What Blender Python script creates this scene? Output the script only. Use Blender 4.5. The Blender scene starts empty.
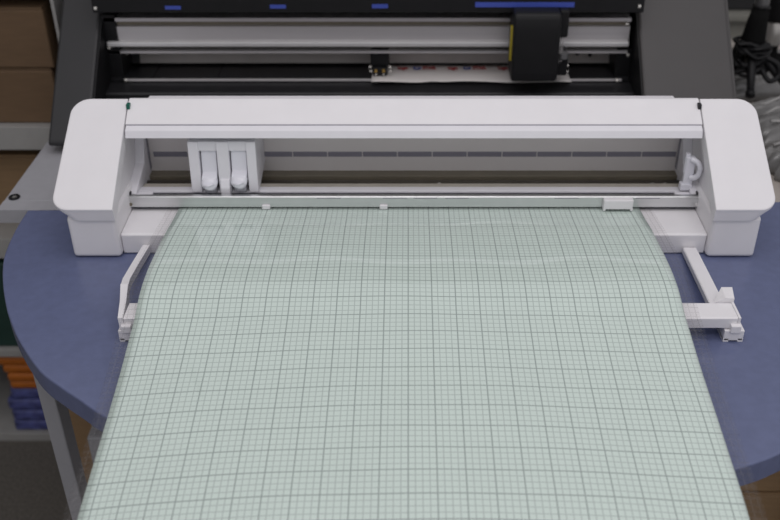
import bpy, bmesh, math, random
from mathutils import Vector, Matrix
random.seed(4)
TZ = 0.74                     # height of the table top above the floor
S = bpy.context.scene
COL = S.collection

# ------------------------------------------------------------------ camera
cam_d = bpy.data.cameras.new('camera')
cam = bpy.data.objects.new('camera', cam_d)
COL.objects.link(cam)
cam.location = (0, 0, TZ + 0.63)
cam.rotation_euler = (math.radians(90 - 32.5), 0, 0)
cam_d.sensor_width = 36
cam_d.lens = 36 * 960 / 780
cam_d.shift_x = -(408.2 - 390) / 780
cam_d.clip_start = 0.02
cam_d.dof.use_dof = True
cam_d.dof.focus_distance = 1.06
cam_d.dof.aperture_fstop = 5.0
S.camera = cam

# ------------------------------------------------------------------ world, lamps, exposure
w = bpy.data.worlds.new('room_light')
S.world = w
w.use_nodes = True
w.node_tree.nodes['Background'].inputs[0].default_value = (0.975, 0.965, 1.0, 1)
w.node_tree.nodes['Background'].inputs[1].default_value = 0.505
S.view_settings.view_transform = 'Standard'
S.view_settings.look = 'None'
S.view_settings.exposure = 0.0
S.view_settings.gamma = 1
S.view_settings.use_curve_mapping = False

def ceiling_lamp(x, y, sx, sy, power, col=(1, 0.955, 0.965)):
    l = bpy.data.lights.new('ceiling_lamp', 'AREA')
    l.shape = 'RECTANGLE'; l.size = sx; l.size_y = sy; l.energy = power; l.color = col
    o = bpy.data.objects.new('ceiling_lamp', l)
    o.location = (x, y, 2.75)
    COL.objects.link(o)
ceiling_lamp(0.2, -0.45, 1.8, 0.9, 11.5)
ceiling_lamp(0.1, 0.75, 1.8, 0.6, 8.0)

# ------------------------------------------------------------------ materials
def mat(name, col, rough=0.5, metal=0.0, spec=0.5, noise=0.0, scale=40, bump=0.0, coat=0.0, stretch=None):
    m = bpy.data.materials.new(name)
    m.use_nodes = True
    nt = m.node_tree
    b = nt.nodes['Principled BSDF']
    b.inputs['Roughness'].default_value = rough
    b.inputs['Metallic'].default_value = metal
    b.inputs['Specular IOR Level'].default_value = spec
    b.inputs['Coat Weight'].default_value = coat
    b.inputs['Coat Roughness'].default_value = 0.08
    c = (*col, 1)
    b.inputs['Base Color'].default_value = c
    if noise or bump:
        tc = nt.nodes.new('ShaderNodeTexCoord')
        mp = nt.nodes.new('ShaderNodeMapping')
        if stretch: mp.inputs['Scale'].default_value = stretch
        nz = nt.nodes.new('ShaderNodeTexNoise')
        nz.inputs['Scale'].default_value = scale
        nz.inputs['Detail'].default_value = 4
        nt.links.new(tc.outputs['Object'], mp.inputs[0])
        nt.links.new(mp.outputs[0], nz.inputs['Vector'])
        if noise:
            r = nt.nodes.new('ShaderNodeValToRGB')
            r.color_ramp.elements[0].position = 0.3
            r.color_ramp.elements[1].position = 0.7
            r.color_ramp.elements[0].color = (*[max(0, k * (1 - noise)) for k in col], 1)
            r.color_ramp.elements[1].color = (*[min(1, k * (1 + noise)) for k in col], 1)
            nt.links.new(nz.outputs['Fac'], r.inputs[0])
            nt.links.new(r.outputs[0], b.inputs['Base Color'])
        if bump:
            bp = nt.nodes.new('ShaderNodeBump')
            bp.inputs['Strength'].default_value = bump
            bp.inputs['Distance'].default_value = 0.002
            nt.links.new(nz.outputs['Fac'], bp.inputs['Height'])
            nt.links.new(bp.outputs[0], b.inputs['Normal'])
    return m

M = {}
M['white'] = mat('white_plastic', (0.83, 0.815, 0.835), 0.42, noise=0.015, scale=30, bump=0.02)
M['white_in'] = mat('white_inner_plastic', (0.80, 0.79, 0.83), 0.38, noise=0.015)
M['lever'] = mat('glossy_white_plastic', (0.80, 0.80, 0.86), 0.25, noise=0.01)
M['backgrey'] = mat('smoked_grey_plastic', (0.80, 0.765, 0.755), 0.3, noise=0.03, scale=8)
M['slotgrey'] = mat('slot_grey', (0.27, 0.26, 0.31), 0.4, noise=0.05)
M['brown'] = mat('roller_brown', (0.07, 0.06, 0.048), 0.5, noise=0.1)
M['olive'] = mat('strip_olive', (0.20, 0.175, 0.13), 0.5, noise=0.06)
M['beige'] = mat('strip_beige', (0.52, 0.48, 0.42), 0.5, noise=0.05)
M['gap'] = mat('dark_gap', (0.07, 0.07, 0.10), 0.5, noise=0.05)
M['alu'] = mat('brushed_aluminium', (0.66, 0.67, 0.67), 0.30, 0.9, noise=0.04, scale=60, stretch=(0.05, 1, 4))
M['seam'] = mat('dark_rubber', (0.02, 0.02, 0.024), 0.6, noise=0.1)
M['green'] = mat('green_tab', (0.0, 0.11, 0.075), 0.4, noise=0.05)
M['cream'] = mat('cream_clip', (0.72, 0.69, 0.60), 0.5, noise=0.02)
M['blue'] = mat('blue_laminate', (0.130, 0.152, 0.268), 0.27, noise=0.05, scale=90, bump=0.02)
M['blue_edge'] = mat('blue_edge_band', (0.105, 0.118, 0.22), 0.25, noise=0.03)
M['desk'] = mat('light_grey_laminate', (0.36, 0.36, 0.385), 0.45, noise=0.04, scale=60)
M['leggrey'] = mat('grey_painted_steel', (0.30, 0.30, 0.32), 0.4, noise=0.04)
M['charcoal'] = mat('charcoal_plastic', (0.023, 0.023, 0.025), 0.5, noise=0.05, scale=20)
M['warmgrey'] = mat('warm_grey_plastic', (0.058, 0.054, 0.054), 0.45, noise=0.03, scale=20)
M['black'] = mat('black_plastic', (0.008, 0.008, 0.009), 0.5, spec=0.3, noise=0.1)
M['blackm'] = mat('black_metal_platen', (0.016, 0.016, 0.018), 0.35, noise=0.15, scale=60)
M['steel'] = mat('rail_steel', (0.62, 0.60, 0.61), 0.42, 0.5, noise=0.05, scale=50, stretch=(0.05, 1, 4))
M['steel_b'] = mat('rail_steel_polished', (0.80, 0.79, 0.79), 0.3, 0.4, noise=0.03)
M['plate'] = mat('backlight_grey', (0.50, 0.47, 0.45), 0.5, noise=0.06)  # brightness from behind the plotter, put into the colour
M['bluemark'] = mat('blue_marker', (0.05, 0.085, 0.42), 0.4, noise=0.05)
M['yellow'] = mat('yellow_strip', (0.45, 0.36, 0.03), 0.5, noise=0.05)
M['paper'] = mat('white_paper', (0.72, 0.69, 0.67), 0.6, noise=0.015)
M['red'] = mat('red_print', (0.42, 0.05, 0.05), 0.6, noise=0.1)
M['navy'] = mat('blue_print', (0.06, 0.09, 0.33), 0.6, noise=0.1)
M['gold'] = mat('brass_contact', (0.65, 0.42, 0.12), 0.3, 0.8, noise=0.05)
M['screw'] = mat('bright_screw', (0.75, 0.73, 0.68), 0.25, 0.7, noise=0.05)
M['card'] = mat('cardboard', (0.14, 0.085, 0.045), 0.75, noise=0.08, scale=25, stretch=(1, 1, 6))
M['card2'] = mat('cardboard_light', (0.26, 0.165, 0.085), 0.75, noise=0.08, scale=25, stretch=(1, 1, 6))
M['tape'] = mat('parcel_tape', (0.14, 0.09, 0.05), 0.25, noise=0.05)
M['shelf'] = mat('shelf_board', (0.33, 0.325, 0.315), 0.5, noise=0.04)
M['orange'] = mat('orange_paper_wrap', (0.42, 0.12, 0.012), 0.45, noise=0.1, scale=30)
M['pblue'] = mat('blue_patterned_wrap', (0.075, 0.085, 0.24), 0.35, noise=0.6, scale=45)
M['dgreen'] = mat('dark_green_binder', (0.012, 0.04, 0.032), 0.5, noise=0.1)
M['carpet'] = mat('carpet', (0.115, 0.105, 0.092), 0.95, noise=0.35, scale=220, bump=0.6)
M['wall'] = mat('wall_paint', (0.33, 0.33, 0.30), 0.8, noise=0.03, scale=6)
M['fabric'] = mat('black_fabric', (0.007, 0.007, 0.007), 0.9, spec=0.1, noise=0.2, scale=200, bump=0.3)
M['tube'] = mat('grey_tube', (0.22, 0.22, 0.225), 0.3, 0.6, noise=0.05)
M['silver'] = mat('satin_silver', (0.55, 0.53, 0.50), 0.33, 0.7, noise=0.04)
M['tan'] = mat('pale_beige_laminate', (0.43, 0.39, 0.355), 0.5, noise=0.03)
M['bag'] = mat('plastic_wrap', (0.20, 0.197, 0.193), 0.2, noise=0.3, scale=14, bump=0.8, coat=0.5, stretch=(1, 4, 1))
M['fold'] = mat('film_fold', (0.36, 0.355, 0.345), 0.2, noise=0.1, scale=30)
M['cabinet'] = mat('grey_cabinet', (0.26, 0.255, 0.225), 0.6, noise=0.04)

def grid_nodes(nt, b_or_none, base, minor, major):
    """inch grid printed on the sheet: returns the colour socket (UV in inches)"""
    N, L = nt.nodes, nt.links
    uv = N.new('ShaderNodeUVMap'); uv.uv_map = 'inch'
    sep = N.new('ShaderNodeSeparateXYZ'); L.new(uv.outputs[0], sep.inputs[0])
    def line(sock, mult, hw):
        a = N.new('ShaderNodeMath'); a.operation = 'MULTIPLY'; a.inputs[1].default_value = mult; L.new(sock, a.inputs[0])
        p = N.new('ShaderNodeMath'); p.operation = 'PINGPONG'; p.inputs[1].default_value = 0.5; L.new(a.outputs[0], p.inputs[0])
        r = N.new('ShaderNodeMapRange'); r.inputs['From Min'].default_value = hw * mult * 0.5
        r.inputs['From Max'].default_value = hw * mult; r.inputs['To Min'].default_value = 1; r.inputs['To Max'].default_value = 0
        L.new(p.outputs[0], r.inputs['Value'])
        return r.outputs[0]
    def mx(a, c):
        m = N.new('ShaderNodeMath'); m.operation = 'MAXIMUM'; L.new(a, m.inputs[0]); L.new(c, m.inputs[1]); return m.outputs[0]
    mi = mx(line(sep.outputs[0], 4, 0.025), line(sep.outputs[1], 4, 0.025))
    ma = mx(line(sep.outputs[0], 1, 0.031), line(sep.outputs[1], 1, 0.031))
    nz = N.new('ShaderNodeTexNoise'); nz.inputs['Scale'].default_value = 0.35; L.new(uv.outputs[0], nz.inputs['Vector'])
    b0 = N.new('ShaderNodeMix'); b0.data_type = 'RGBA'
    b0.inputs[6].default_value = (*[k * 0.97 for k in base], 1); b0.inputs[7].default_value = (*[k * 1.03 for k in base], 1)
    L.new(nz.outputs['Fac'], b0.inputs[0])
    m1 = N.new('ShaderNodeMix'); m1.data_type = 'RGBA'; m1.inputs[7].default_value = (*minor, 1)
    L.new(b0.outputs[2], m1.inputs[6]); L.new(mi, m1.inputs[0])
    m2 = N.new('ShaderNodeMix'); m2.data_type = 'RGBA'; m2.inputs[7].default_value = (*major, 1)
    L.new(m1.outputs[2], m2.inputs[6]); L.new(ma, m2.inputs[0])
    return m2.outputs[2], mx(mi, ma)

def make_mat_material():
    m = bpy.data.materials.new('printed_grid_sheet'); m.use_nodes = True
    nt = m.node_tree; b = nt.nodes['Principled BSDF']
    c, _ = grid_nodes(nt, b, (0.645, 0.75, 0.695), (0.445, 0.525, 0.49), (0.31, 0.37, 0.35))
    nt.links.new(c, b.inputs['Base Color'])
    b.inputs['Roughness'].default_value = 0.6
    b.inputs['Specular IOR Level'].default_value = 0.2
    b.inputs['Coat Weight'].default_value = 1.0
    b.inputs['Coat Roughness'].default_value = 0.035
    b.inputs['Coat IOR'].default_value = 1.6
    return m
M['sheet'] = make_mat_material()

def make_film(name, fac, lines):
    m = bpy.data.materials.new(name); m.use_nodes = True
    nt = m.node_tree; N, L = nt.nodes, nt.links
    b = N['Principled BSDF']
    b.inputs['Base Color'].default_value = (0.55, 0.53, 0.53, 1)
    b.inputs['Roughness'].default_value = 0.12
    t = N.new('ShaderNodeBsdfTransparent'); t.inputs[0].default_value = (0.982, 0.98, 0.98, 1)
    mix = N.new('ShaderNodeMixShader'); mix.inputs[0].default_value = fac
    L.new(t.outputs[0], mix.inputs[1]); L.new(b.outputs[0], mix.inputs[2])
    if lines:
        c, f = grid_nodes(nt, b, (0.55, 0.53, 0.53), (0.28, 0.27, 0.27), (0.16, 0.16, 0.16))
        L.new(c, b.inputs['Base Color'])
        r = N.new('ShaderNodeMapRange'); r.inputs['To Min'].default_value = fac; r.inputs['To Max'].default_value = 0.11
        L.new(f, r.inputs['Value']); L.new(r.outputs[0], mix.inputs[0])
    else:
        nz = N.new('ShaderNodeTexNoise'); nz.inputs['Scale'].default_value = 30
        L.new(nz.outputs['Fac'], b.inputs['Roughness'])
    L.new(mix.outputs[0], N['Material Output'].inputs[0])
    return m
M['film'] = make_film('clear_film_margin', 0.012, True)
M['clear'] = make_film('smoky_clear_plastic', 0.35, False)

# ------------------------------------------------------------------ object helpers (z = 0 is the table top)
def tag(o, label, cat, group=None):
    o['label'] = label; o['category'] = cat
    if group: o['group'] = group
    return o

def thing(name, label, cat, loc, group=None):
    o = bpy.data.objects.new(name, None)
    o.empty_display_size = 0.03
    o.location = (loc[0], loc[1], loc[2] + TZ)
    COL.objects.link(o)
    return tag(o, label, cat, group)

def wloc(o):
    v = Vector((0, 0, 0))
    while o is not None:
        v = v + Vector(o.location); o = o.parent
    return v

def obj(name, bm, m, parent=None, smooth=False, origin=None):
    """vertices are given in world x, y and height above the table; origin = where the object's own origin lies"""
    bm.normal_update()
    if origin is None:
        xs = [v.co.x for v in bm.verts]; ys = [v.co.y for v in bm.verts]; zs = [v.co.z for v in bm.verts]
        origin = ((min(xs) + max(xs)) / 2, (min(ys) + max(ys)) / 2, min(zs))
    o3 = Vector(origin)
    for v in bm.verts: v.co -= o3
    me = bpy.data.meshes.new(name)
    bm.to_mesh(me); bm.free()
    if smooth:
        for p in me.polygons: p.use_smooth = smooth != 'top' or abs(p.normal.z) > 0.5
    me.materials.append(M[m] if isinstance(m, str) else m)
    o = bpy.data.objects.new(name, me)
    COL.objects.link(o)
    wl = o3 + Vector((0, 0, TZ))
    if parent is not None:
        o.parent = parent
        o.location = wl - wloc(parent)
    else:
        o.location = wl
    return o

def new(): return bmesh.new()

def box(bm, x0, x1, y0, y1, z0, z1, bev=0.0, seg=2):
    t = bmesh.new()
    bmesh.ops.create_cube(t, size=1)
    for v in t.verts:
        v.co = Vector(((x0 + x1) / 2 + v.co.x * (x1 - x0), (y0 + y1) / 2 + v.co.y * (y1 - y0), (z0 + z1) / 2 + v.co.z * (z1 - z0)))
    if bev:
        bmesh.ops.bevel(t, geom=t.edges[:], offset=bev, segments=seg, affect='EDGES', profile=0.5)
    merge(bm, t)
    return bm

def merge(bm, t):
    me = bpy.data.meshes.new('tmp'); t.to_mesh(me); t.free()
    bm.from_mesh(me); bpy.data.meshes.remove(me)

def bx(*a, **k): return box(new(), *a, **k)

def prism_x(prof, x0, x1, bev=0.0, seg=2, bm=None):
    """profile of (y, z) points extruded along x"""
    t = bmesh.new()
    a = [t.verts.new((x0, p[0], p[1])) for p in prof]
    b = [t.verts.new((x1, p[0], p[1])) for p in prof]
    n = len(prof)
    t.faces.new(a); t.faces.new(b[::-1])
    for i in range(n):
        t.faces.new((a[i], b[i], b[(i + 1) % n], a[(i + 1) % n]))
    bmesh.ops.recalc_face_normals(t, faces=t.faces[:])
    if bev:
        bmesh.ops.bevel(t, geom=t.edges[:], offset=bev, segments=seg, affect='EDGES', profile=0.5)
    if bm is None: return t
    merge(bm, t); return bm

def prism_z(pts, z0, z1, bev=0.0, seg=2, bm=None):
    t = bmesh.new()
    a = [t.verts.new((p[0], p[1], z0)) for p in pts]
    b = [t.verts.new((p[0], p[1], z1)) for p in pts]
    n = len(pts)
    t.faces.new(a[::-1]); top = t.faces.new(b)
    for i in range(n):
        t.faces.new((a[i], a[(i + 1) % n], b[(i + 1) % n], b[i]))
    bmesh.ops.recalc_face_normals(t, faces=t.faces[:])
    if bev:
        bmesh.ops.bevel(t, geom=list(top.edges), offset=bev, segments=seg, affect='EDGES', profile=0.5)
    if bm is None: return t
    merge(bm, t); return bm

def loft(rings, bm=None, closed=True, cap=True):
    t = bmesh.new()
    R = [[t.verts.new(p) for p in r] for r in rings]
    n = len(R[0])
    for a, b in zip(R, R[1:]):
        for i in range(n if closed else n - 1):
            t.faces.new((a[i], a[(i + 1) % n], b[(i + 1) % n], b[i]))
    if cap and closed:
        t.faces.new(R[0][::-1]); t.faces.new(R[-1])
    bmesh.ops.recalc_face_normals(t, faces=t.faces[:])
    if bm is None: return t
    merge(bm, t); return bm

def tube(pts, r, n=10, bm=None, radii=None):
    pts = [Vector(p) for p in pts]
    rings = []
    for i, p in enumerate(pts):
        d = (pts[min(i + 1, len(pts) - 1)] - pts[max(i - 1, 0)]).normalized()
        u = d.cross(Vector((0, 0, 1)))
        if u.length < 1e-4: u = d.cross(Vector((1, 0, 0)))
        u.normalize(); v = d.cross(u).normalized()
        rr = radii[i] if radii else r
        rings.append([p + rr * (math.cos(2 * math.pi * k / n) * u + math.sin(2 * math.pi * k / n) * v) for k in range(n)])
    return loft(rings, bm)

def cyl(c, r, h, n=20, axis='z', bm=None):
    c = Vector(c); d = {'x': Vector((1, 0, 0)), 'y': Vector((0, 1, 0)), 'z': Vector((0, 0, 1))}[axis]
    return tube([c, c + d * h], r, n, bm)

def cr(P, n=8):
    out = []
    for i in range(len(P) - 1):
        p0, p1, p2, p3 = P[max(i - 1, 0)], P[i], P[i + 1], P[min(i + 2, len(P) - 1)]
        for k in range(n):
            t = k / n
            out.append(tuple(.5 * (2 * b + (c - a) * t + (2 * a - 5 * b + 4 * c - d) * t * t + (3 * b - a - 3 * c + d) * t ** 3)
                             for a, b, c, d in zip(p0, p1, p2, p3)))
    return out + [tuple(P[-1])]

def struct(name, bm, m):
    o = obj(name, bm, m); o['kind'] = 'structure'; return o

# ================================================================== the room
struct('floor', bx(-2.6, 2.6, -1.2, 3.2, -TZ - 0.05, -TZ), 'carpet')
struct('wall_back', bx(-2.6, 2.6, 3.2, 3.3, -TZ, 2.05), 'wall')
struct('wall_left', bx(-2.7, -2.6, -1.2, 3.3, -TZ, 2.05), 'wall')

# ================================================================== blue table
table = thing('work_table', 'blue-grey laminate work table with a rounded edge under the white cutting plotter', 'table', (0.06, 0.85, -TZ))
left = [(-0.5065, 1.1127), (-0.505, 1.0606), (-0.4975, 1.0008), (-0.4816, 0.9492), (-0.4588, 0.8956), (-0.4405, 0.8609), (-0.4181, 0.8245), (-0.3822, 0.777), (-0.3524, 0.7506), (-0.3262, 0.7299), (-0.299, 0.7084),
        (-0.22, 0.655), (-0.11, 0.614), (0.0, 0.594), (0.12, 0.592), (0.22, 0.608), (0.297, 0.6345), (0.3452, 0.6554), (0.42, 0.703), (0.49, 0.785), (0.55, 0.86), (0.585, 0.95), (0.592, 1.03), (0.585, 1.1380)]
outline = cr(left, 5)
top = prism_z(outline, -0.026, 0.0, bev=0.0022, seg=3)
obj('table_top', top, 'blue', table)
def table_leg(x, y):
    o = obj('leg', bx(x - 0.009, x + 0.009, y - 0.014, y + 0.014, -TZ, -0.026, bev=0.002), 'leggrey', table)
    obj('foot_cap', bx(x - 0.011, x + 0.011, y - 0.016, y + 0.016, -TZ, -TZ + 0.012, bev=0.002), 'black', o)
for (x, y) in ((-0.406, 0.84), (0.545, 0.93), (-0.27, 1.07), (0.20, 1.07)):
    table_leg(x, y)
obj('apron_rail', bx(-0.27, 0.20, 1.06, 1.08, -0.07, -0.026), 'leggrey', table)

# ================================================================== light grey desk behind
desk = thing('grey_desk', 'light grey laminate desk behind the blue table, carrying the large black plotter', 'desk', (0, 1.4, -TZ))
obj('desk_top', bx(-0.5475, 0.4895, 1.1385, 1.75, -0.020, -0.0005, bev=0.0015), 'desk', desk)
obj('desk_top', prism_z([(-0.5475, 1.1131), (-0.5065, 1.1131), (0.4895, 1.1365), (0.4895, 1.1384), (-0.5475, 1.1384)], -0.020, -0.0005), 'desk', desk)
for (x, y) in ((-0.52, 1.70), (0.468, 1.70)):
    obj('leg', bx(x - 0.015, x + 0.015, y - 0.015, y + 0.015, -TZ, -0.020, bev=0.002), 'leggrey', desk)
obj('side_panel', bx(0.462, 0.480, 1.16, 1.68, -TZ, -0.020), 'desk', desk)
obj('side_panel', bx(-0.54, -0.522, 1.45, 1.68, -TZ, -0.020), 'desk', desk)
gx, gy = -0.5356, 1.1471
g = obj('bolt_ring', tube([(gx + 0.0055 * math.cos(a * math.pi / 12), gy + 0.0055 * math.sin(a * math.pi / 12), 0.0005) for a in range(25)], 0.0022, 8), 'black', desk, True)
obj('bolt_head', cyl((gx, gy, -0.0004), 0.004, 0.0012, 16), 'silver', g)

# ================================================================== white cutting plotter
X0 = 0.007
mach = thing('cutting_plotter', 'white desktop cutting plotter with sloped end caps and an open front slot', 'plotter', (X0, 1.1, 0))

def cap(sgn):
    """one sloped end cap; sgn -1 left, +1 right"""
    xi, xo = 0.3555, 0.4233
    P0, P1 = Vector((0, 0.985, 0.0715)), Vector((0, 1.1145, 0.1574))
    sl = (P1 - P0); Ls = sl.length; sl.normalize()
    nrm = Vector((0, -sl.z, sl.y))           # out of the panel
    def arc(cx, cy, r, a0, a1, n=7):
        return [(cx + r * math.cos(a0 + (a1 - a0) * i / n), cy + r * math.sin(a0 + (a1 - a0) * i / n)) for i in range(n + 1)]
    rt, rb = 0.022, 0.019
    out = [(xi, 0.0)] + arc(xo - rb, rb, rb, -math.pi / 2, 0) + arc(xo - rt, Ls - rt, rt, 0, math.pi / 2) + [(xi, Ls)]
    def ring(inset, down, sx=0.0):
        r = []
        cx, cyy = (xi + xo) / 2, Ls / 2
        for (u, s) in out:
            k = (u - xi) / (xo - xi)
            uu = u - inset * k - sx * k + inset * (1 - k) * 0.5 + 0.0055 * k * (1 - s / Ls)
            ss = s + (inset if s < Ls / 2 else -inset) * (1 if abs(s - Ls / 2) > Ls * 0.3 else 0)
            p = P0 + sl * ss
            r.append((X0 + sgn * uu, p.y + down[0], p.z + down[1]))
        return r
    e = nrm * 0.0012
    rings = [ring(0.0016, (e.y, e.z)), ring(0.0004, (e.y * 0.6, e.z * 0.6)), ring(0, (0, 0)), ring(0, (0.001, -0.003)), ring(0.001, (0.003, -0.0165), 0.012), ring(0.003, (0.010, -0.0195), 0.017)]
    c = thing_part = obj('end_cap', loft(rings), 'white', mach)
    # body behind the panel
    xb = 0.410
    prof = [(1.0, 0.056), (1.015, 0.073), (1.122, 0.1475), (1.150, 0.128), (1.205, 0.090), (1.205, 0.006), (1.06, 0.006), (1.055, 0.054)]
    a, b = sorted((X0 + sgn * 0.3622, X0 + sgn * xb))
    obj('cap_body', prism_x(prof, a, b, 0.0015), 'white', c)
    a, b = sorted((X0 + sgn * 0.3575, X0 + sgn * 0.4160))
    obj('cap_foot', bx(a, b, 0.9935, 1.19, 0.0012, 0.057, bev=0.0045, seg=3), 'white', c)
    a, b = sorted((X0 + sgn * 0.367, X0 + sgn * 0.410))
    obj('rubber_pad', bx(a, b, 0.999, 1.17, 0, 0.004), 'seam', c)
    # inner wall recesses: small oblong holes, clip
    xw = X0 + sgn * 0.3622
    a, b = sorted((xw, xw - sgn * 0.0035))
    obj('side_clip', bx(a, b, 1.010, 1.018, 0.060, 0.071, bev=0.0012), 'cream', c)
    for (yy, zz, hh) in ((1.058, 0.082, 0.004), (1.030, 0.074, 0.005)):
        a, b = sorted((xw + sgn * 0.001, xw - sgn * 0.0006))
        obj('wall_slot', bx(a, b, yy, yy + 0.0025, zz, zz + hh), 'slotgrey', c)
    return c
capL = cap(-1); capR = cap(1)
capL['label'] = 'white sloped left end cap'
capR['label'] = 'white sloped right end cap'
# tabs at the lid hinges
obj('hinge_tab', bx(X0 - 0.3555, X0 - 0.3512, 1.1010, 1.1085, 0.1490, 0.1556, bev=0.0008), 'green', mach)['label'] = 'dark green square tab'
obj('hinge_tab', bx(X0 + 0.3512, X0 + 0.3555, 1.1010, 1.1085, 0.1490, 0.1556, bev=0.0008), 'seam', mach)['label'] = 'black square tab'

xl, xr = X0 - 0.3545, X0 + 0.3545
lid = obj('lid', prism_x([(1.0835, 0.1375), (1.1125, 0.1560), (1.116, 0.1574), (1.120, 0.1565), (1.137, 0.1430), (1.16, 0.12), (1.150, 0.118), (1.0845, 0.1345)], xl, xr, 0.0008), 'white', mach)
rl = [(1.137, 0.1528), (1.1385, 0.1536), (1.19, 0.122), (1.19, 0.115), (1.137, 0.130)]
led = new()
t = [[(X0 - 0.345, 1.1365, 0.140), (X0 - 0.345, 1.19, 0.112), (X0 - 0.345, 1.19, 0.108), (X0 - 0.345, 1.1365, 0.125)],
     [(X0 - 0.334, 1.1365, 0.1524), (X0 - 0.334, 1.19, 0.126), (X0 - 0.334, 1.19, 0.108), (X0 - 0.334, 1.1365, 0.125)],
     [(X0 + 0.328, 1.1365, 0.1524), (X0 + 0.328, 1.19, 0.126), (X0 + 0.328, 1.19, 0.108), (X0 + 0.328, 1.1365, 0.125)],
     [(X0 + 0.339, 1.1365, 0.140), (X0 + 0.339, 1.19, 0.112), (X0 + 0.339, 1.19, 0.108), (X0 + 0.339, 1.1365, 0.125)]]
obj('rear_ledge', loft(t), 'white', lid)
obj('lid_lip', prism_x([(1.0715, 0.1238), (1.0750, 0.1325), (1.0768, 0.1336), (1.0822, 0.1363), (1.0838, 0.1345), (1.087, 0.1260), (1.087, 0.1238)], xl + 0.001, xr - 0.001, 0.0006), 'white_in', lid)
obj('lid_seam', prism_x([(1.0815, 0.1345), (1.0834, 0.1368), (1.086, 0.1365), (1.086, 0.132)], xl + 0.002, xr - 0.002), 'slotgrey', lid)

# body core: rear wall, inner frames
wl_, wr_ = X0 - 0.3622, X0 + 0.3622
rear = obj('rear_wall', bx(wl_, wr_, 1.150, 1.162, 0.028, 0.128), 'backgrey', mach)
bottom = obj('base_pan', bx(wl_, wr_, 1.066, 1.20, 0.006, 0.030), 'white_in', mach)
for i in range(15):
    xa = X0 - 0.3455 + 0.0463 * i
    obj('slot', bx(xa + 0.0006, min(xa + 0.0457, wr_ - 0.002), 1.1492, 1.1505, 0.0604, 0.0676, bev=0.0003, seg=1), 'slotgrey', rear)
obj('rear_strip', bx(wl_ + 0.001, wr_ - 0.001, 1.134, 1.150, 0.030, 0.0400, bev=0.001), 'olive', mach)
dk = obj('drive_roller', tube([(wl_ + 0.003, 1.1195, 0.0255), (wr_ - 0.003, 1.1195, 0.0255)], 0.0140, 20), 'brown', mach, True)
obj('cutting_strip', bx(wl_ + 0.013, wr_ - 0.013, 1.0915, 1.1035, 0.030, 0.0450, bev=0.001), 'beige', mach)
obj('front_bar', bx(wl_ + 0.006, wr_ - 0.006, 1.0785, 1.0912, 0.0432, 0.0468, bev=0.0010), 'white_in', mach)
obj('channel_wall', bx(wl_ + 0.004, wr_ - 0.004, 1.0870, 1.0912, 0.036, 0.0432), 'gap', mach)
obj('channel', bx(wl_ + 0.004, wr_ - 0.004, 1.064, 1.0912, 0.030, 0.036), 'gap', mach)
for x in (-0.272, 0.0405, 0.335, 0.319):
    obj('bed_screw', cyl((x, 1.110, 0.0385), 0.0028, 0.0028, 12), 'screw', mach)
# inner corner brackets
for sgn in (-1, 1):
    a, b = sorted((X0 + sgn * 0.3622, X0 + sgn * 0.350))
    br = obj('inner_bracket', prism_x([(1.066, 0.030), (1.066, 0.050), (1.085, 0.056), (1.120, 0.066), (1.149, 0.118), (1.149, 0.030)], a, b, 0.001), 'white_in', mach)
    a, b = sorted((X0 + sgn * 0.3505, X0 + sgn * 0.3495))
    obj('bracket_edge', bx(a, b, 1.142, 1.149, 0.045, 0.100), 'slotgrey', br)
    a, b = sorted((X0 + sgn * 0.350, X0 + sgn * 0.331))
    obj('bar_block', bx(a, b, 1.0655, 1.0765, 0.030, 0.0475, bev=0.001), 'white_in', br)
    a, b = sorted((X0 + sgn * 0.3615, X0 + sgn * 0.356))
    obj('corner_stop', bx(a, b, 1.062, 1.068, 0.048, 0.053), 'seam', br)

# front metal rail
rail = obj('front_rail', prism_x([(1.0578, 0.0352), (1.0575, 0.0492), (1.0585, 0.0503), (1.0640, 0.0503), (1.0640, 0.0352)], wl_ + 0.0005, wr_ - 0.0005, 0.0004), 'alu', mach)
for (a, b) in ((317, 341), (383, 407), (413.5, 437), (445, 468.5), (554, 578), (635, 659)):
    xa, xb = (a - 408.2) / 960 * 1.209, (b - 408.2) / 960 * 1.209
    obj('rail_notch', bx(xa, xb, 1.0573, 1.059, 0.0477, 0.0487), 'slotgrey', rail)
for x in (wl_ + 0.006, wr_ - 0.006):
    obj('rail_screw', cyl((x, 1.0563, 0.0395), 0.0019, 0.002, 12, 'y'), 'olive' if x < 0 else 'steel_b', rail)
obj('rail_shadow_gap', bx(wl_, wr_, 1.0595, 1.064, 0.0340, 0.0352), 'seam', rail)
for x in (-0.1790, -0.0310):
    obj('rail_tab', bx(x - 0.005, x + 0.005, 1.0545, 1.058, 0.0335, 0.0392, bev=0.0008), 'white', rail)
sb = bx(0.2445, 0.2815, 1.049, 1.0575, 0.0365, 0.0495, bev=0.0012)
box(sb, 0.2445, 0.2475, 1.049, 1.0575, 0.0345, 0.038, bev=0.0006); box(sb, 0.2785, 0.2815, 1.049, 1.0575, 0.0345, 0.038, bev=0.0006)
obj('pinch_cover', sb, 'white', rail)['label'] = 'white block clipped on the metal rail'

# front tray
obj('tray', prism_x([(1.003, 0.0015), (1.0020, 0.0270), (1.0042, 0.0287), (1.050, 0.0297), (1.066, 0.0297), (1.066, 0.0015)], X0 - 0.3570, X0 + 0.3570, 0.0008), 'white', mach)

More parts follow.
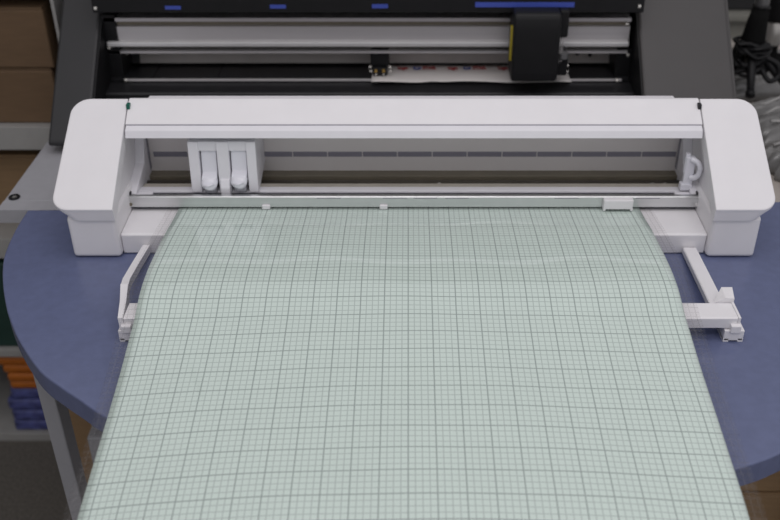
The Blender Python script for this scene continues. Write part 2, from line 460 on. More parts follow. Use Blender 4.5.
# tool carriage with two blade clamps
car = obj('tool_carriage', prism_x([(1.083, 0.101), (1.083, 0.114), (1.149, 0.114), (1.149, 0.056), (1.100, 0.046), (1.094, 0.046), (1.094, 0.101)], -0.2738, -0.1903, 0.0008), 'white_in', mach)
def col_(x0, x1, z0=0.047):
    obj('carriage_post', prism_x([(1.081, 0.1145), (1.0765, 0.070), (1.0745, z0), (1.094, z0), (1.096, 0.1145)], x0, x1, 0.001), 'white_in', car)
col_(-0.2743, -0.2613); col_(-0.2388, -0.2238); col_(-0.2018, -0.1898)
obj('post_block', prism_x([(1.0745, 0.066), (1.070, 0.0555), (1.0695, 0.0435), (1.085, 0.0435), (1.085, 0.066)], -0.2368, -0.2248, 0.0012), 'white_in', car)
obj('clamp_pocket', bx(-0.2618, -0.2383, 1.0915, 1.0935, 0.050, 0.101), 'seam', car)
obj('clamp_pocket', bx(-0.2243, -0.2013, 1.0915, 1.0935, 0.050, 0.101), 'seam', car)
def clamp(x0, x1, dz):
    lv = obj('clamp_lever', prism_x([(1.0865, 0.100), (1.0815, 0.074 + dz), (1.072, 0.0695 + dz), (1.0735, 0.0645 + dz), (1.092, 0.0645 + dz), (1.092, 0.100)], x0, x1, 0.0008), 'lever', car)
    xm = (x0 + x1) / 2; hw = (x1 - x0) / 2
    k = new()
    rings = []
    for i in range(9):
        a = i / 8
        z = 0.0700 + dz - a * 0.021
        yf = 1.0700 - 0.006 * math.sin(math.pi * min(1, a * 1.15)) + 0.002 * a
        ww = hw * (0.90 + 0.14 * math.sin(a * 5.5))
        rings.append([(xm - ww, 1.086, z), (xm - ww, yf + 0.004, z), (xm - ww * 0.6, yf, z), (xm, yf - 0.001 + 0.002 * math.sin(a * 9), z), (xm + ww * 0.6, yf, z - 0.001), (xm + ww, yf + 0.004, z), (xm + ww, 1.086, z)])
    kn = obj('clamp_knob', loft(rings, k), 'lever', lv, True)
    obj('knob_ridge', tube([(xm - hw * 0.7, 1.0665, 0.0615 + dz), (xm, 1.0635, 0.0635 + dz), (xm + hw * 0.7, 1.0665, 0.0650 + dz)], 0.0015, 8), 'lever', lv, True)
clamp(-0.2598, -0.2408, -0.0015)
clamp(-0.2223, -0.2031, 0.001)

# load lever on the right
ll = new()
box(ll, 0.3480, 0.3600, 1.078, 1.086, 0.050, 0.0945, bev=0.0015)
box(ll, 0.3470, 0.3530, 1.080, 1.086, 0.072, 0.0985, bev=0.001)
lev = obj('load_lever', ll, 'lever', mach)
obj('lever_handle', tube(cr([(0.3530, 1.077, 0.0930), (0.3600, 1.074, 0.0905), (0.3640, 1.072, 0.0835), (0.3635, 1.072, 0.0740), (0.3600, 1.075, 0.0680), (0.3550, 1.078, 0.0670)], 5), 0.0035, 10), 'lever', lev, True)
obj('lever_foot', bx(0.3450, 0.3600, 1.0755, 1.086, 0.0490, 0.058, bev=0.0012), 'lever', lev)

# ================================================================== mat support frame
sup = thing('mat_support', 'white plastic support frame on the table in front of the plotter, under the mat', 'support', (0.015, 0.84, 0))
def slab(p, q, w, h, up=0.0):
    """flat bar between two points given at its top centre line: width along x, height down"""
    r = []
    for c in (p, q):
        r.append([(c[0] - w / 2, c[1], c[2]), (c[0] + w / 2, c[1], c[2]), (c[0] + w / 2, c[1], c[2] - h), (c[0] - w / 2, c[1], c[2] - h)])
    t = loft(r)
    bmesh.ops.bevel(t, geom=t.edges[:], offset=0.0008, segments=2, affect='EDGES')
    return t
obj('arm', slab((0.345, 1.0015, 0.0105), (0.336, 0.846, 0.0295), 0.0165, 0.0085), 'white', sup)
la = [[(c[0] - 0.0042, c[1], c[2]), (c[0] + 0.0042, c[1], c[2]), (c[0] + 0.0042, c[1], c[2] - 0.010), (c[0] - 0.0042, c[1], c[2] - 0.010)]
      for c in ((-0.3205, 1.0015, 0.0140), (-0.3208, 0.95, 0.0205), (-0.3190, 0.905, 0.0285), (-0.3160, 0.888, 0.0325))]
obj('arm', loft(la), 'white', sup)
obj('cross_bar', prism_x([(0.8275, 0.0165), (0.8270, 0.0288), (0.8285, 0.0300), (0.8548, 0.0300), (0.8548, 0.0270), (0.842, 0.0165)], -0.3030, 0.3510, 0.0004), 'white', sup)
# right end bracket
b1 = obj('end_bracket', prism_x([(0.827, 0.0155), (0.8265, 0.0305), (0.8555, 0.0310), (0.8555, 0.0155)], 0.3512, 0.3540, 0.0006), 'white', sup)
obj('rib', loft([[(0.3320, 0.8557, 0.0292), (0.3320, 0.8565, 0.0292), (0.3320, 0.8565, 0.0180), (0.3320, 0.8557, 0.0180)],
      [(0.3440, 0.8557, 0.0360), (0.3450, 0.8760, 0.0365), (0.3450, 0.8760, 0.0180), (0.3440, 0.8557, 0.0180)],
      [(0.3540, 0.8557, 0.0350), (0.3570, 0.8760, 0.0365), (0.3570, 0.8760, 0.0180), (0.3540, 0.8557, 0.0180)]]), 'white', b1)
def foot(x0, x1, nm):
    f = bx(x0, x1, 0.8245, 0.850, 0.0018, 0.0150, bev=0.001)
    for a in (x0, x1 - 0.006):
        box(f, a, a + 0.006, 0.8245, 0.850, 0.0, 0.005, bev=0.0005)
    fo = obj('foot', f, 'white', sup)
    xm = (x0 + x1) / 2
    obj('foot_peg', bx(xm - 0.0055, xm + 0.0055, 0.8220, 0.8300, 0.0130, 0.0225, bev=0.001), 'white', fo)
foot(0.3385, 0.3600, 'r'); foot(-0.3105, -0.2905, 'l')
obj('end_bracket', loft([[(-0.3085, 0.8265, 0.0305), (-0.3032, 0.8265, 0.0305), (-0.3032, 0.8265, 0.0155), (-0.3085, 0.8265, 0.0155)],
      [(-0.3140, 0.858, 0.0312), (-0.3070, 0.858, 0.0312), (-0.3070, 0.858, 0.0155), (-0.3140, 0.858, 0.0155)],
      [(-0.3205, 0.8875, 0.0330), (-0.3120, 0.8875, 0.0330), (-0.3120, 0.8875, 0.0200), (-0.3205, 0.8875, 0.0200)]]), 'white', sup)

# ================================================================== cutting mat
PR = [(1.064, .0325), (1.057, .0325), (1.02, .0365), (.99, .0405), (.94, .045), (.895, .0470), (.867, .0465), (.845, .043), (.825, .039), (.79, .0355), (.745, .031),
      (.69, .0275), (.64, .0235), (.587, .0195), (.54, .0130), (.50, .003), (.46, -.012), (.43, -.03)]
prof = cr(PR, 8)
arc = [(1.10 - 1.064) / 0.0254]
for a, b in zip(prof, prof[1:]): arc.append(arc[-1] + math.hypot(a[0] - b[0], a[1] - b[1]) / 0.0254)
# sides of the mat hang lower than the middle, the left side most: (y, drop left, drop right, draw-in left)
DR = [(1.2, 0, 0, 0), (0.90, 0, 0, 0), (0.85, 0.003, 0.0018, 0.001), (0.82, 0.0072, 0.004, 0.003), (0.772, 0.0112, 0.0062, 0.006), (0.69, 0.017, 0.009, 0.011), (0.59, 0.0225, 0.013, 0.015), (0.5, 0.029, 0.018, 0.018), (0.42, 0.034, 0.022, 0.02)]
def droop(y):
    for p, q in zip(DR, DR[1:]):
        if q[0] <= y <= p[0]:
            t = (p[0] - y) / (p[0] - q[0])
            return [p[k] + (q[k] - p[k]) * t for k in (1, 2, 3)]
    return [0, 0, 0]
def mat_x(x, y):
    return x * (1 - droop(y)[2] * min(1, -x / 0.292)) if x < 0 else x * (1 - droop(y)[2] * 0.25 * x / 0.292)
def mat_z(x, y, z):
    k = min(1, max(0, (1.05 - y) / 0.05))
    wav = (0.0006 * math.sin(x * 19 + y * 9 + 0.6) + 0.0003 * math.sin(x * 43 + 1 + y * 31)) * k
    d = droop(y)
    return z - (d[0] if x < 0 else d[1]) * (x / 0.292) ** 2 + wav
def sheet(xs, thick, zoff=0):
    bm = bmesh.new()
    lay = bm.loops.layers.uv.new('inch')
    data = {}
    T, B = [], []
    for (y, z), s in zip(prof, arc):
        rt_, rb_ = [], []
        for x in xs:
            zz = mat_z(x, y, z) + zoff
            xx = mat_x(x, y); v1 = bm.verts.new((xx, y, zz)); v2 = bm.verts.new((xx, y, zz - thick))
            data[v1] = data[v2] = (x / 0.0254, (s - 8.946) / 1.0325 + 40)
            rt_.append(v1); rb_.append(v2)
        T.append(rt_); B.append(rb_)
    fs = []
    n = len(xs)
    for i in range(len(T) - 1):
        for j in range(n - 1):
            fs.append(bm.faces.new((T[i][j], T[i + 1][j], T[i + 1][j + 1], T[i][j + 1])))
            fs.append(bm.faces.new((B[i][j], B[i][j + 1], B[i + 1][j + 1], B[i + 1][j])))
        fs.append(bm.faces.new((T[i][0], B[i][0], B[i + 1][0], T[i + 1][0])))
        fs.append(bm.faces.new((T[i][-1], T[i + 1][-1], B[i + 1][-1], B[i][-1])))
    for j in range(n - 1):
        fs.append(bm.faces.new((T[0][j], T[0][j + 1], B[0][j + 1], B[0][j])))
        fs.append(bm.faces.new((T[-1][j], B[-1][j], B[-1][j + 1], T[-1][j + 1])))
    for f in bm.faces:
        for l in f.loops: l[lay].uv = data[l.vert]
    return bm
I = 0.0254
def xs_(a, b, n): return [a + (b - a) * i / n for i in range(n + 1)]
cmat = thing('cutting_mat', 'pale green cutting mat with a printed square grid feeding out of the plotter', 'mat', (0, 0.75, 0))
obj('printed_sheet', sheet(xs_(-11.42 * I, 11.52 * I, 60), 0.0008), 'sheet', cmat, 'top')
obj('clear_margin', sheet(xs_(-11.98 * I, -11.421 * I, 3), 0.0005), 'film', cmat, 'top')['label'] = 'clear plastic margin'
obj('clear_margin', sheet(xs_(11.521 * I, 12.15 * I, 3), 0.0005), 'film', cmat, 'top')['label'] = 'clear plastic margin'
# printed registration mark near the left edge: a thin outlined arrow on the clear margin
# ================================================================== large black plotter behind
pl = thing('large_plotter', 'large dark grey wide-format plotter with a steel carriage rail on the grey desk', 'plotter', (-0.02, 1.45, 0))
cp = [(1.279, 0.012), (1.277, 0.020), (1.448, 0.178), (1.52, 0.245), (1.60, 0.30), (1.66, 0.30), (1.66, 0.012)]
cl = obj('end_column', prism_x(cp, -0.528, -0.468, 0.004, 2), 'charcoal', pl)
obj('column_foot', bx(-0.515, -0.48, 1.30, 1.62, 0, 0.012), 'black', cl)
cr_ = obj('end_column', prism_x(cp, 0.3495, 0.4845, 0.004, 2), 'warmgrey', pl)
obj('column_foot', bx(0.37, 0.465, 1.30, 1.62, 0, 0.012), 'black', cr_)
obj('column_trim', prism_x([(1.30, 0.012), (1.285, 0.022), (1.448, 0.173), (1.52, 0.240), (1.60, 0.29), (1.60, 0.012)], 0.4845, 0.4885, 0.001), 'warmgrey', cr_)
obj('rear_panel', bx(-0.468, 0.3495, 1.56, 1.60, 0.012, 0.28), 'black', pl)
cov = obj('cover', prism_x([(1.40, 0.1735), (1.40, 0.205), (1.46, 0.27), (1.56, 0.29), (1.56, 0.1735)], -0.468, 0.3495, 0.001), 'black', pl)
for (a, b, z0, z1) in ((-0.360, -0.3365, 0.1787, 0.184), (-0.2046, -0.181, 0.1802, 0.1857), (-0.0536, -0.030, 0.1806, 0.1866), (0.099, 0.2456, 0.1822, 0.1895)):
    obj('blue_marker', bx(a, b, 1.3990, 1.4005, z0, z1), 'bluemark', cov)
gr = obj('carriage_rail', prism_x([(y, z - 0.0045) for y, z in ((1.432, 0.1243), (1.432, 0.146), (1.438, 0.147), (1.438, 0.153), (1.43, 0.1545), (1.43, 0.160), (1.49, 0.160), (1.49, 0.104), (1.43, 0.104), (1.43, 0.1075), (1.445, 0.1085), (1.445, 0.115), (1.432, 0.116))], -0.464, 0.340), 'steel', pl)
obj('rail_rod', bx(-0.464, 0.340, 1.424, 1.434, 0.1115, 0.1198, bev=0.002), 'steel_b', gr)
obj('rail_groove', bx(-0.463, 0.339, 1.4365, 1.439, 0.1427, 0.1485), 'olive', gr)
obj('rail_groove', bx(-0.463, 0.339, 1.441, 1.446, 0.1040, 0.1105), 'brown', gr)
obj('standin_plate', prism_x([(1.482, 0.064), (1.500, 0.0995), (1.51, 0.0995), (1.51, 0.064)], -0.434, 0.330), 'plate', pl)  # added plate, its grey stands in for light from the desk behind
obj('standin_plate', prism_x([(1.481, 0.064), (1.500, 0.0995), (1.51, 0.0995), (1.51, 0.064)], -0.456, -0.4341), 'charcoal', pl)
pt = obj('platen', prism_x([(1.425, 0.012), (1.425, 0.0590), (1.428, 0.060), (1.50, 0.060), (1.50, 0.012)], -0.467, 0.3485), 'blackm', pl)
obj('platen_bar', bx(-0.445, 0.335, 1.4195, 1.4245, 0.0570, 0.0608, bev=0.001), 'steel', pt)
for x in (-0.402, -0.30, 0.0):
    obj('platen_joint', bx(x - 0.0008, x + 0.0008, 1.43, 1.50, 0.0595, 0.0604), 'black', pt)
ap = obj('front_apron', prism_x([(1.385, 0.030), (1.385, 0.0505), (1.388, 0.0525), (1.4185, 0.056), (1.4185, 0.030)], -0.4675, 0.349, 0.001), 'charcoal', pl)
ap.data.materials[0] = M['blackm']
obj('apron_step', prism_x([(1.365, 0.030), (1.365, 0.046), (1.3845, 0.0465), (1.3845, 0.030)], -0.4675, 0.349, 0.001), 'blackm', ap)
for x in (-0.405, 0.028, 0.068, 0.20):
    obj('apron_clip', bx(x - 0.0012, x + 0.0012, 1.364, 1.3845, 0.0455, 0.0470), 'seam', ap)
for (xa, xb) in ((-0.4678, -0.4660), (0.3475, 0.3493)):
    obj('inner_liner', prism_x([(1.29, 0.012), (1.285, 0.022), (1.448, 0.172), (1.50, 0.22), (1.56, 0.22), (1.56, 0.012)], xa, xb), 'black', pl)
# pinch roller unit
pr = obj('pinch_roller', bx(-0.0590, -0.0300, 1.435, 1.47, 0.076, 0.1045, bev=0.002), 'black', pl)
obj('roller_housing', bx(-0.0560, -0.0330, 1.428, 1.45, 0.0635, 0.0765, bev=0.002), 'black', pr)
for x in (-0.0505, -0.0385):
    obj('contact', bx(x - 0.002, x + 0.002, 1.4260, 1.4285, 0.070, 0.0745), 'gold', pr)
    obj('contact', bx(x - 0.001, x + 0.001, 1.4260, 1.4285, 0.0645, 0.068), 'screw', pr)
for x in (-0.0600, -0.0290):
    obj('roller_screw', cyl((x - 0.0015, 1.430, 0.0775), 0.0022, 0.004, 10, 'x'), 'screw', pr)
    obj('roller_screw', cyl((x - 0.0005, 1.4275, 0.0715), 0.0018, 0.004, 10, 'x'), 'screw', pr)
# cutting head carriage
hd = obj('carriage_head', prism_x([(1.366, 0.0785), (1.360, 0.090), (1.363, 0.165), (1.365, 0.178), (1.369, 0.1825), (1.425, 0.1825), (1.425, 0.0785)], 0.1545, 0.2235, 0.004, 3), 'black', pl)
obj('head_bracket', bx(0.2235, 0.2380, 1.385, 1.42, 0.140, 0.182, bev=0.003), 'black', hd)
obj('head_strip', bx(0.1515, 0.1545, 1.376, 1.384, 0.108, 0.160), 'yellow', hd)
obj('head_seam', prism_x([(1.3640, 0.1590), (1.3640, 0.1600), (1.367, 0.1605), (1.367, 0.1595)], 0.160, 0.219), 'charcoal', hd)
obj('clear_guard', bx(0.2235, 0.2310, 1.375, 1.40, 0.105, 0.140, bev=0.002), 'clear', hd)
th_ = obj('tool_holder', bx(0.2235, 0.2410, 1.380, 1.415, 0.082, 0.118, bev=0.003), 'black', hd)
obj('holder_collar', cyl((0.2320, 1.378, 0.112), 0.008, 0.008, 16), 'tube', th_)
for z in (0.0855, 0.095):
    obj('holder_screw', cyl((0.2405, 1.39, z), 0.002, 0.003, 10, 'x'), 'screw', th_)
# end fittings inside the columns
for (x, y, z) in ((-0.4600, 1.422, 0.111), (-0.447, 1.46, 0.087), (-0.4400, 1.415, 0.0615), (-0.4630, 1.40, 0.180), (0.3325, 1.425, 0.148), (0.3400, 1.425, 0.0985), (0.3250, 1.412, 0.0620), (0.342, 1.40, 0.183)):
    obj('fitting_screw', cyl((x - 0.002, y, z), 0.0028, 0.004, 10, 'x'), 'screw', pl)
obj('end_block', bx(-0.467, -0.447, 1.43, 1.50, 0.060, 0.160), 'black', pl)
obj('end_block', bx(0.325, 0.3490, 1.435, 1.50, 0.060, 0.105), 'black', pl)
cb = new()
tube(cr([(0.255, 1.492, 0.105), (0.262, 1.488, 0.090), (0.275, 1.490, 0.075)], 5), 0.003, 8, cb)
tube(cr([(0.278, 1.492, 0.105), (0.270, 1.488, 0.090), (0.256, 1.490, 0.075)], 5), 0.003, 8, cb)
tube([(0.292, 1.49, 0.104), (0.294, 1.49, 0.070)], 0.004, 8, cb)
obj('cable', cb, 'black', pl, True)

# paper strip on the platen
pp = thing('paper_strip', 'white paper strip printed with red and blue marks lying on the black platen', 'paper', (0.098, 1.46, 0.0605))
bm = bmesh.new()
T = []
nx, ny = 40, 8
for j in range(ny + 1):
    y = 1.4050 + 0.0745 * j / ny
    row = []
    for i in range(nx + 1):
        x = -0.0575 + 0.311 * i / nx
        dy = 0.004 * math.exp(-((x - 0.036) / 0.012) ** 2) * (1 if j == 0 else 0) + (0.003 - 0.006 * abs(i / nx - 0.45)) * (1 - j / ny)
        z = 0.0612 + 0.002 * max(0, 1 - j / 4) * (0.5 + 0.5 * math.sin(i * 0.35 + 1)) * (1 if j < 4 else 0)
        row.append(bm.verts.new((x, y + dy, z)))
    T.append(row)
for j in range(ny):
    for i in range(nx): bm.faces.new((T[j][i], T[j][i + 1], T[j + 1][i + 1], T[j + 1][i]))
g = bmesh.ops.extrude_face_region(bm, geom=bm.faces[:])
for v in g['geom']:
    if isinstance(v, bmesh.types.BMVert): v.co.z -= 0.0004
bmesh.ops.recalc_face_normals(bm, faces=bm.faces[:])
obj('sheet', bm, 'paper', pp, True)
def text_mesh(name, s, size, x, y, z, m, parent, sx):
    cu = bpy.data.curves.new('tmp_text', 'FONT'); cu.body = s; cu.size = size; cu.align_x = 'LEFT'; cu.extrude = 0.0001; cu.offset = 0.0005
    o = bpy.data.objects.new('tmp_text', cu); COL.objects.link(o)
    dg = bpy.context.evaluated_depsgraph_get()
    me = bpy.data.meshes.new_from_object(o.evaluated_get(dg))
    bpy.data.objects.remove(o); bpy.data.curves.remove(cu)
    b = bmesh.new(); b.from_mesh(me); bpy.data.meshes.remove(me)
    for v in b.verts: v.co = Vector((x + v.co.x * sx, y + v.co.y * 1.35, z + v.co.z))
    return obj(name, b, m, parent)
bpy.context.view_layer.update()
for x in (-0.0165, 0.0635, 0.1435):
    text_mesh('print', 'logo', 0.0125, x, 1.4570, 0.0634, 'red', pp, 0.72)
    if x < 0.12:
        el = [(x + 0.0305 + 0.0065 * math.cos(k * math.pi / 12), 1.4618 + 0.0062 * math.sin(k * math.pi / 12)) for k in range(24)]
        obj('print', prism_z(el, 0.0632, 0.0635), 'navy', pp)
        el = [(x + 0.0305 + 0.0032 * math.cos(k * math.pi / 12), 1.4618 + 0.0018 * math.sin(k * math.pi / 12)) for k in range(24)]
        obj('print', prism_z(el, 0.06345, 0.0637), 'paper', pp)
        text_mesh('print', 'STAR', 0.0125, x + 0.0395, 1.4570, 0.0634, 'red', pp, 0.72)

# ================================================================== shelving unit on the left
sh = thing('shelving_unit', 'tall grey shelving unit at the left behind the desk, holding cartons and packs', 'shelf', (-0.83, 1.65, -TZ))
SX0, SX1, SY0, SY1 = -1.12, -0.555, 1.46, 1.86
for (z0, z1) in ((-TZ, -0.720), (-0.522, -0.505), (-0.297, -0.255), (-0.081, -0.039), (0.185, 0.225), (0.56, 0.60)):  # the two topmost boards are unseen, added to shade the cartons below
    obj('shelf_board', bx(SX0, SX1, SY0, SY1, z0, z1, bev=0.001), 'shelf', sh)
obj('side_panel', bx(SX0 - 0.02, SX0, SY0, SY1, -TZ, 0.92), 'shelf', sh)
obj('side_panel', bx(SX1, SX1 + 0.005, SY0 + 0.01, SY1, -TZ, 0.92), 'shelf', sh)
obj('back_panel', bx(SX0, SX1, SY1, SY1 + 0.01, -TZ, 0.92), 'shelf', sh)
def carton(x0, x1, y0, y1, z0, z1, m, label, grp=None, tape=True):
    t = thing('cardboard_box', label, 'box', ((x0 + x1) / 2, (y0 + y1) / 2, z0), grp)
    obj('carton', bx(x0, x1, y0, y1, z0, z1 - 0.004, bev=0.003), m, t)
    ym = (y0 + y1) / 2
    obj('flap', bx(x0 + 0.001, x1 - 0.001, y0 + 0.001, ym - 0.001, z1 - 0.004, z1), m, t)
    obj('flap', bx(x0 + 0.001, x1 - 0.001, ym + 0.001, y1 - 0.001, z1 - 0.004, z1), m, t)
    if tape:
        xm = (x0 + x1) / 2
        obj('tape', bx(xm - 0.025, xm + 0.025, y0 - 0.0006, y0 + 0.001, z1 - 0.06, z1 - 0.002), 'tape', t)
    return t
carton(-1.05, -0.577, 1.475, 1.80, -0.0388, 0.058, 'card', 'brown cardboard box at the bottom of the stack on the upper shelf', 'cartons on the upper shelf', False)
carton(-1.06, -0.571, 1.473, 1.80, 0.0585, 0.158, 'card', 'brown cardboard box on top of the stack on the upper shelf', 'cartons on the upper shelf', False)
carton(-1.05, -0.60, 1.52, 1.80, -0.2545, -0.12, 'card2', 'brown cardboard box in the dark shelf space below the two stacked cartons')
# dark green binders / orange and blue packs
bd = thing('binder_box', 'dark green storage box on the lower shelf above the orange packs', 'box', (-0.84, 1.6, -0.505))
obj('box_body', bx(-1.05, -0.64, 1.47, 1.78, -0.505, -0.33, bev=0.004), 'dgreen', bd)
obj('box_lid', bx(-1.055, -0.635, 1.465, 1.785, -0.33, -0.31, bev=0.004), 'dgreen', bd)
def pack(name, x0, x1, y0, y1, z0, z1, m, label, grp):
    t = thing(name, label, 'pack', ((x0 + x1) / 2, (y0 + y1) / 2, z0), grp)
    obj('wrap', bx(x0, x1, y0, y1, z0, z1, bev=min(0.006, (z1 - z0) * 0.35), seg=3), m, t, True)
    obj('end_fold', bx(x0 + 0.03, x1 - 0.03, y0 - 0.0008, y0 + 0.002, z0 + (z1 - z0) * 0.35, z0 + (z1 - z0) * 0.65), m, t)
NM = ['bottom', 'second from bottom', 'second from top', 'top']
zz = -0.720
for i in range(4):
    h = 0.027
    dx = random.uniform(-0.006, 0.006)
    pack('paper_pack', -0.800 + dx, -0.62, 1.468 + random.uniform(0, 0.006), 1.75, zz, zz + h - 0.0006, 'pblue', 'blue wrapped paper pack, %s of the blue ones on the lowest shelf' % NM[i], 'blue packs on the lowest shelf')
    zz += h
for i in range(4):
    h = 0.0205
    pack('paper_pack', (-0.790, -0.79, -0.795, -0.815)[i], -0.62, 1.468 + 0.004 * random.random(), 1.75, zz, zz + h - 0.0006, 'orange', 'orange wrapped paper pack, %s of the orange ones on the blue packs' % NM[i], 'orange packs on the lowest shelf')
    zz += h

# ================================================================== boxes under the table
carton(-0.525, -0.13, 1.10, 1.42, -TZ, -0.30, 'card2', 'brown cardboard box standing on the carpet under the left side of the table')
carton(0.235, 0.70, 0.95, 1.15, -TZ, -0.36, 'card2', 'brown cardboard box lowest of the stack under the right side of the table', 'stacked cartons under the table', False)
carton(0.24, 0.69, 0.953, 1.15, -0.3595, -0.14, 'card2', 'brown cardboard box topmost of the stack under the right side of the table', 'stacked cartons under the table', False)
lb = thing('low_carton', 'small brown carton with a grey lid on the carpet under the left table edge', 'box', (-0.37, 1.03, -TZ))
obj('carton', bx(-0.438, -0.30, 0.98, 1.085, -TZ, -0.337, bev=0.004), 'card', lb)
obj('lid', bx(-0.441, -0.298, 0.978, 1.087, -0.337, -0.282, bev=0.003), 'leggrey', lb)

# ================================================================== right background
ST = -0.045
st = thing('side_table', 'pale beige side table at the right behind the blue table', 'table', (0.9, 1.45, -TZ))
so = cr([(0.515, 1.150), (0.80, 1.148), (1.0, 1.152), (1.25, 1.165), (1.27, 1.40), (1.26, 1.85), (1.0, 1.90), (0.70, 1.90), (0.515, 1.88), (0.498, 1.6), (0.498, 1.25), (0.515, 1.150)], 4)[:-1]
obj('table_top', prism_z(so, ST - 0.024, ST, bev=0.002), 'tan', st)
for (x, y) in ((0.62, 1.22), (1.20, 1.22), (0.62, 1.80), (1.20, 1.80)):
    obj('leg', tube([(x, y, -TZ), (x, y, ST - 0.024)], 0.018, 14), 'leggrey', st, True)

def parcel(label, c, ang, L, W, H, seed):
    """a flat plastic-wrapped parcel, crumpled film with folded ridges"""
    rnd = random.Random(seed)
    t = thing('wrapped_parcel', label, 'parcel', (c[0], c[1], c[2]), 'plastic wrapped parcels')
    ca, sa = math.cos(ang), math.sin(ang)
    n, m = 44, 26
    ph = [rnd.uniform(0, 6.28) for _ in range(6)]
    def P(u, v, top):
        k = max(0.0, 1 - abs(u) ** 6) ** 0.5 * max(0.0, 1 - abs(v) ** 5) ** 0.5
        x, y = u * L / 2, v * W / 2
        cr_ = 0.0035 * math.sin(34 * v + 5 * u + ph[0] + 1.5 * math.sin(6 * u + ph[1])) + 0.0025 * math.sin(61 * v - 13 * u + ph[2]) + 0.002 * abs(math.sin(23 * v + 17 * u + ph[3]))
        z = H * (0.35 + 0.65 * k) + cr_ * (0.4 + k) if top else 0.0
        if top: z = max(0.002, z if k > 0 else H * 0.35)
        e = 1 + 0.03 * math.sin(9 * u + ph[4]) + 0.02 * math.sin(15 * v + ph[5])
        return Vector((c[0] + e * (x * ca - y * sa), c[1] + e * (x * sa + y * ca), c[2] + z))
    b = bmesh.new()
    T = [[b.verts.new(P(-1 + 2 * i / n, -1 + 2 * j / m, True)) for j in range(m + 1)] for i in range(n + 1)]
    B = [[b.verts.new(P(-1 + 2 * i / n, -1 + 2 * j / m, False)) for j in range(m + 1)] for i in range(n + 1)]
    for i in range(n):
        for j in range(m):
            b.faces.new((T[i][j], T[i + 1][j], T[i + 1][j + 1], T[i][j + 1]))
            b.faces.new((B[i][j], B[i][j + 1], B[i + 1][j + 1], B[i + 1][j]))
        b.faces.new((T[i][0], B[i][0], B[i + 1][0], T[i + 1][0])); b.faces.new((T[i][m], T[i + 1][m], B[i + 1][m], B[i][m]))
    for j in range(m):
        b.faces.new((T[0][j], T[0][j + 1], B[0][j + 1], B[0][j])); b.faces.new((T[n][j], B[n][j], B[n][j + 1], T[n][j + 1]))
    bmesh.ops.recalc_face_normals(b, faces=b.faces[:])
    obj('wrap', b, 'bag', t, True)
    for v0 in (-0.55, 0.1, 0.6):
        ed = [P(-0.9 + 1.8 * i / 14, v0 + 0.10 * math.sin(i * 0.5 + ph[0]), True) + Vector((0, 0, 0.002)) for i in range(15)]
        obj('film_fold', tube(ed, 0.0026, 6), 'fold', t, True)
parcel('grey plastic-wrapped parcel in front, beside the right end cap', (0.76, 1.335, ST), 0.22, 0.42, 0.125, 0.034, 1)
parcel('grey plastic-wrapped parcel in the middle, between its two neighbours', (0.76, 1.475, ST), 0.16, 0.42, 0.125, 0.040, 2)
parcel('grey plastic-wrapped parcel at the back, beneath the black tripod', (0.77, 1.668, ST), 0.05, 0.44, 0.17, 0.036, 5)
bt = thing('brown_board', 'dark brown board edge lying on the beige side table', 'board', (0.72, 1.25, ST))
obj('board', loft([[(0.56, 1.190, ST), (0.56, 1.207, ST), (0.56, 1.207, ST + 0.010), (0.56, 1.190, ST + 0.010)],
                   [(0.95, 1.280, ST), (0.95, 1.298, ST), (0.95, 1.298, ST + 0.010), (0.95, 1.280, ST + 0.010)]]), 'brown', bt)
obj('board_edge', loft([[(0.56, 1.1885, ST + 0.001), (0.56, 1.1895, ST + 0.001), (0.56, 1.1895, ST + 0.004), (0.56, 1.1885, ST + 0.004)],
                   [(0.95, 1.2785, ST + 0.001), (0.95, 1.2795, ST + 0.001), (0.95, 1.2795, ST + 0.004), (0.95, 1.2785, ST + 0.004)]]), 'olive', bt)

# tripod with black sleeve
TX, TY = 0.579, 1.555
tr = thing('tripod_stand', 'black tripod stand with a grey tube rising from wrapped parcels', 'tripod', (TX, TY, 0.0))
obj('pole', tube([(TX + 0.002, TY, 0.02), (TX + 0.006, TY + 0.01, 0.33)], 0.0115, 16), 'tube', tr, True)
sl_ = obj('sleeve', tube([(TX - 0.002, TY, 0.066), (TX - 0.001, TY, 0.080), (TX + 0.001, TY + 0.002, 0.108), (TX + 0.003, TY + 0.003, 0.132)], 0.02, 18, radii=[0.0205, 0.0195, 0.0165, 0.0135]), 'fabric', tr, True)
obj('sleeve_collar', tube([(TX + 0.003, TY + 0.003, 0.130), (TX + 0.0032, TY + 0.0035, 0.1345)], 0.0145, 18), 'black', sl_, True)
for (dx, dy, dz) in ((-0.010, -0.060, 0.004), (0.058, -0.040, 0.008), (0.0, 0.07, 0.004)):
    lg = obj('leg', tube([(TX - 0.002, TY, 0.075), (TX + dx * 0.6, TY + dy * 0.6, dz + 0.025), (TX + dx, TY + dy, dz)], 0.0065, 10, radii=[0.009, 0.0075, 0.006]), 'black', tr, True)
    obj('leg_tip', tube([(TX + dx * 0.93, TY + dy * 0.93, dz + 0.003), (TX + dx * 1.04, TY + dy * 1.04, dz - 0.002)], 0.008, 10), 'black', lg, True)
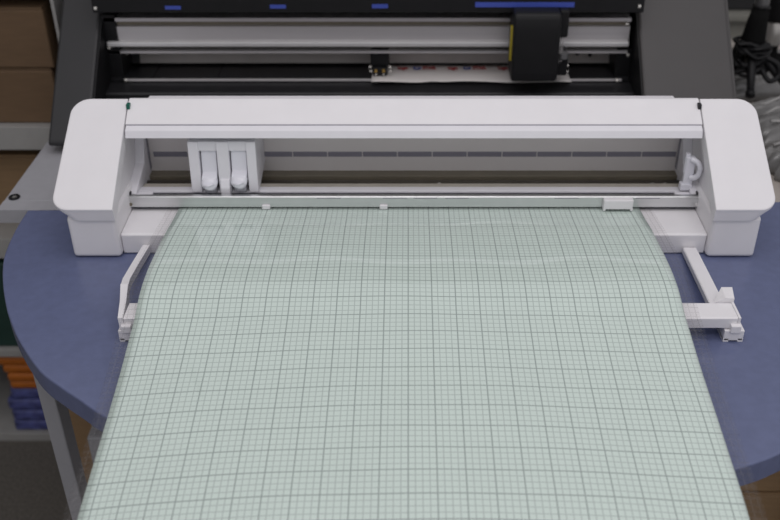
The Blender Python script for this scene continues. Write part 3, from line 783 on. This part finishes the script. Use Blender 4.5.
# cable bundle hung around it
cbd = thing('cable_bundle', 'tangled black cable bundle wound around the tripod', 'cable', (TX, TY - 0.02, 0.02))
rnd = random.Random(9)
for q in range(7):
    pts = []
    ph = rnd.uniform(0, 6.28)
    for i in range(22):
        a = ph + i * 0.62
        r = 0.026 + 0.007 * rnd.uniform(-1, 1)
        pts.append((TX - 0.003 + r * math.cos(a) * (0.9 + 0.2 * rnd.random()), TY - 0.005 + 0.75 * r * math.sin(a), 0.050 + 0.022 * math.sin(a * 0.37 + q) + 0.006 * rnd.uniform(-1, 1)))
    obj('cable_loop', tube(cr(pts, 4), 0.0033, 7), 'black', cbd, True)
obj('cable_tail', tube(cr([(TX + 0.015, TY - 0.02, 0.055), (TX + 0.037, TY - 0.03, 0.045), (TX + 0.040, TY - 0.035, 0.026), (TX + 0.024, TY - 0.04, 0.020), (TX + 0.012, TY - 0.03, 0.036)], 6), 0.0045, 8), 'black', cbd, True)
# silver canister
CX, CY = 0.654, 1.67
cn = thing('silver_canister', 'satin silver cylinder with a black top at the right edge of the frame', 'canister', (CX, CY, -0.008))
obj('barrel', tube([(CX, CY, 0.030), (CX, CY, 0.032), (CX, CY, 0.071), (CX, CY, 0.073)], 0.02, 28, radii=[0.018, 0.0195, 0.0195, 0.018]), 'silver', cn, True)
obj('cap', tube([(CX, CY, 0.073), (CX, CY, 0.075), (CX, CY, 0.18)], 0.022, 28, radii=[0.020, 0.023, 0.023]), 'black', cn, True)
obj('stem', tube([(CX, CY, -0.008), (CX, CY, 0.004), (CX, CY, 0.0041), (CX, CY, 0.030)], 0.02, 24, radii=[0.034, 0.034, 0.014, 0.014]), 'fabric', cn)
# cabinet behind
kb = thing('grey_cabinet', 'grey cabinet standing behind the tripod at the upper right', 'cabinet', (1.1, 2.35, -TZ))
obj('cabinet_body', bx(0.55, 1.65, 2.12, 2.6, -TZ, -0.075, bev=0.003), 'cabinet', kb)
for (a, b) in ((0.555, 1.095), (1.10, 1.645)):
    d = obj('cabinet_door', bx(a, b, 2.10, 2.119, -TZ + 0.05, -0.16, bev=0.002), 'cabinet', kb)
    obj('handle', bx(b - 0.05, b - 0.04, 2.085, 2.10, -0.45, -0.30, bev=0.002), 'silver', d)
obj('cabinet_top', bx(0.54, 1.66, 2.10, 2.61, -0.075, -0.06, bev=0.002), 'cabinet', kb)
sb_ = thing('darkening_case', 'dark case added to darken the area above the grey cabinet at upper right', 'case', (1.05, 2.3, -0.06))  # invented block, added only for the darkness above the cabinet
obj('case_body', bx(0.62, 1.5, 2.13, 2.55, -0.06, 0.30, bev=0.006), 'charcoal', sb_)
obj('case_lid', bx(0.61, 1.51, 2.12, 2.56, 0.30, 0.34, bev=0.006), 'charcoal', sb_)
obj('latch', bx(0.95, 1.02, 2.118, 2.128, 0.27, 0.32, bev=0.002), 'silver', sb_)
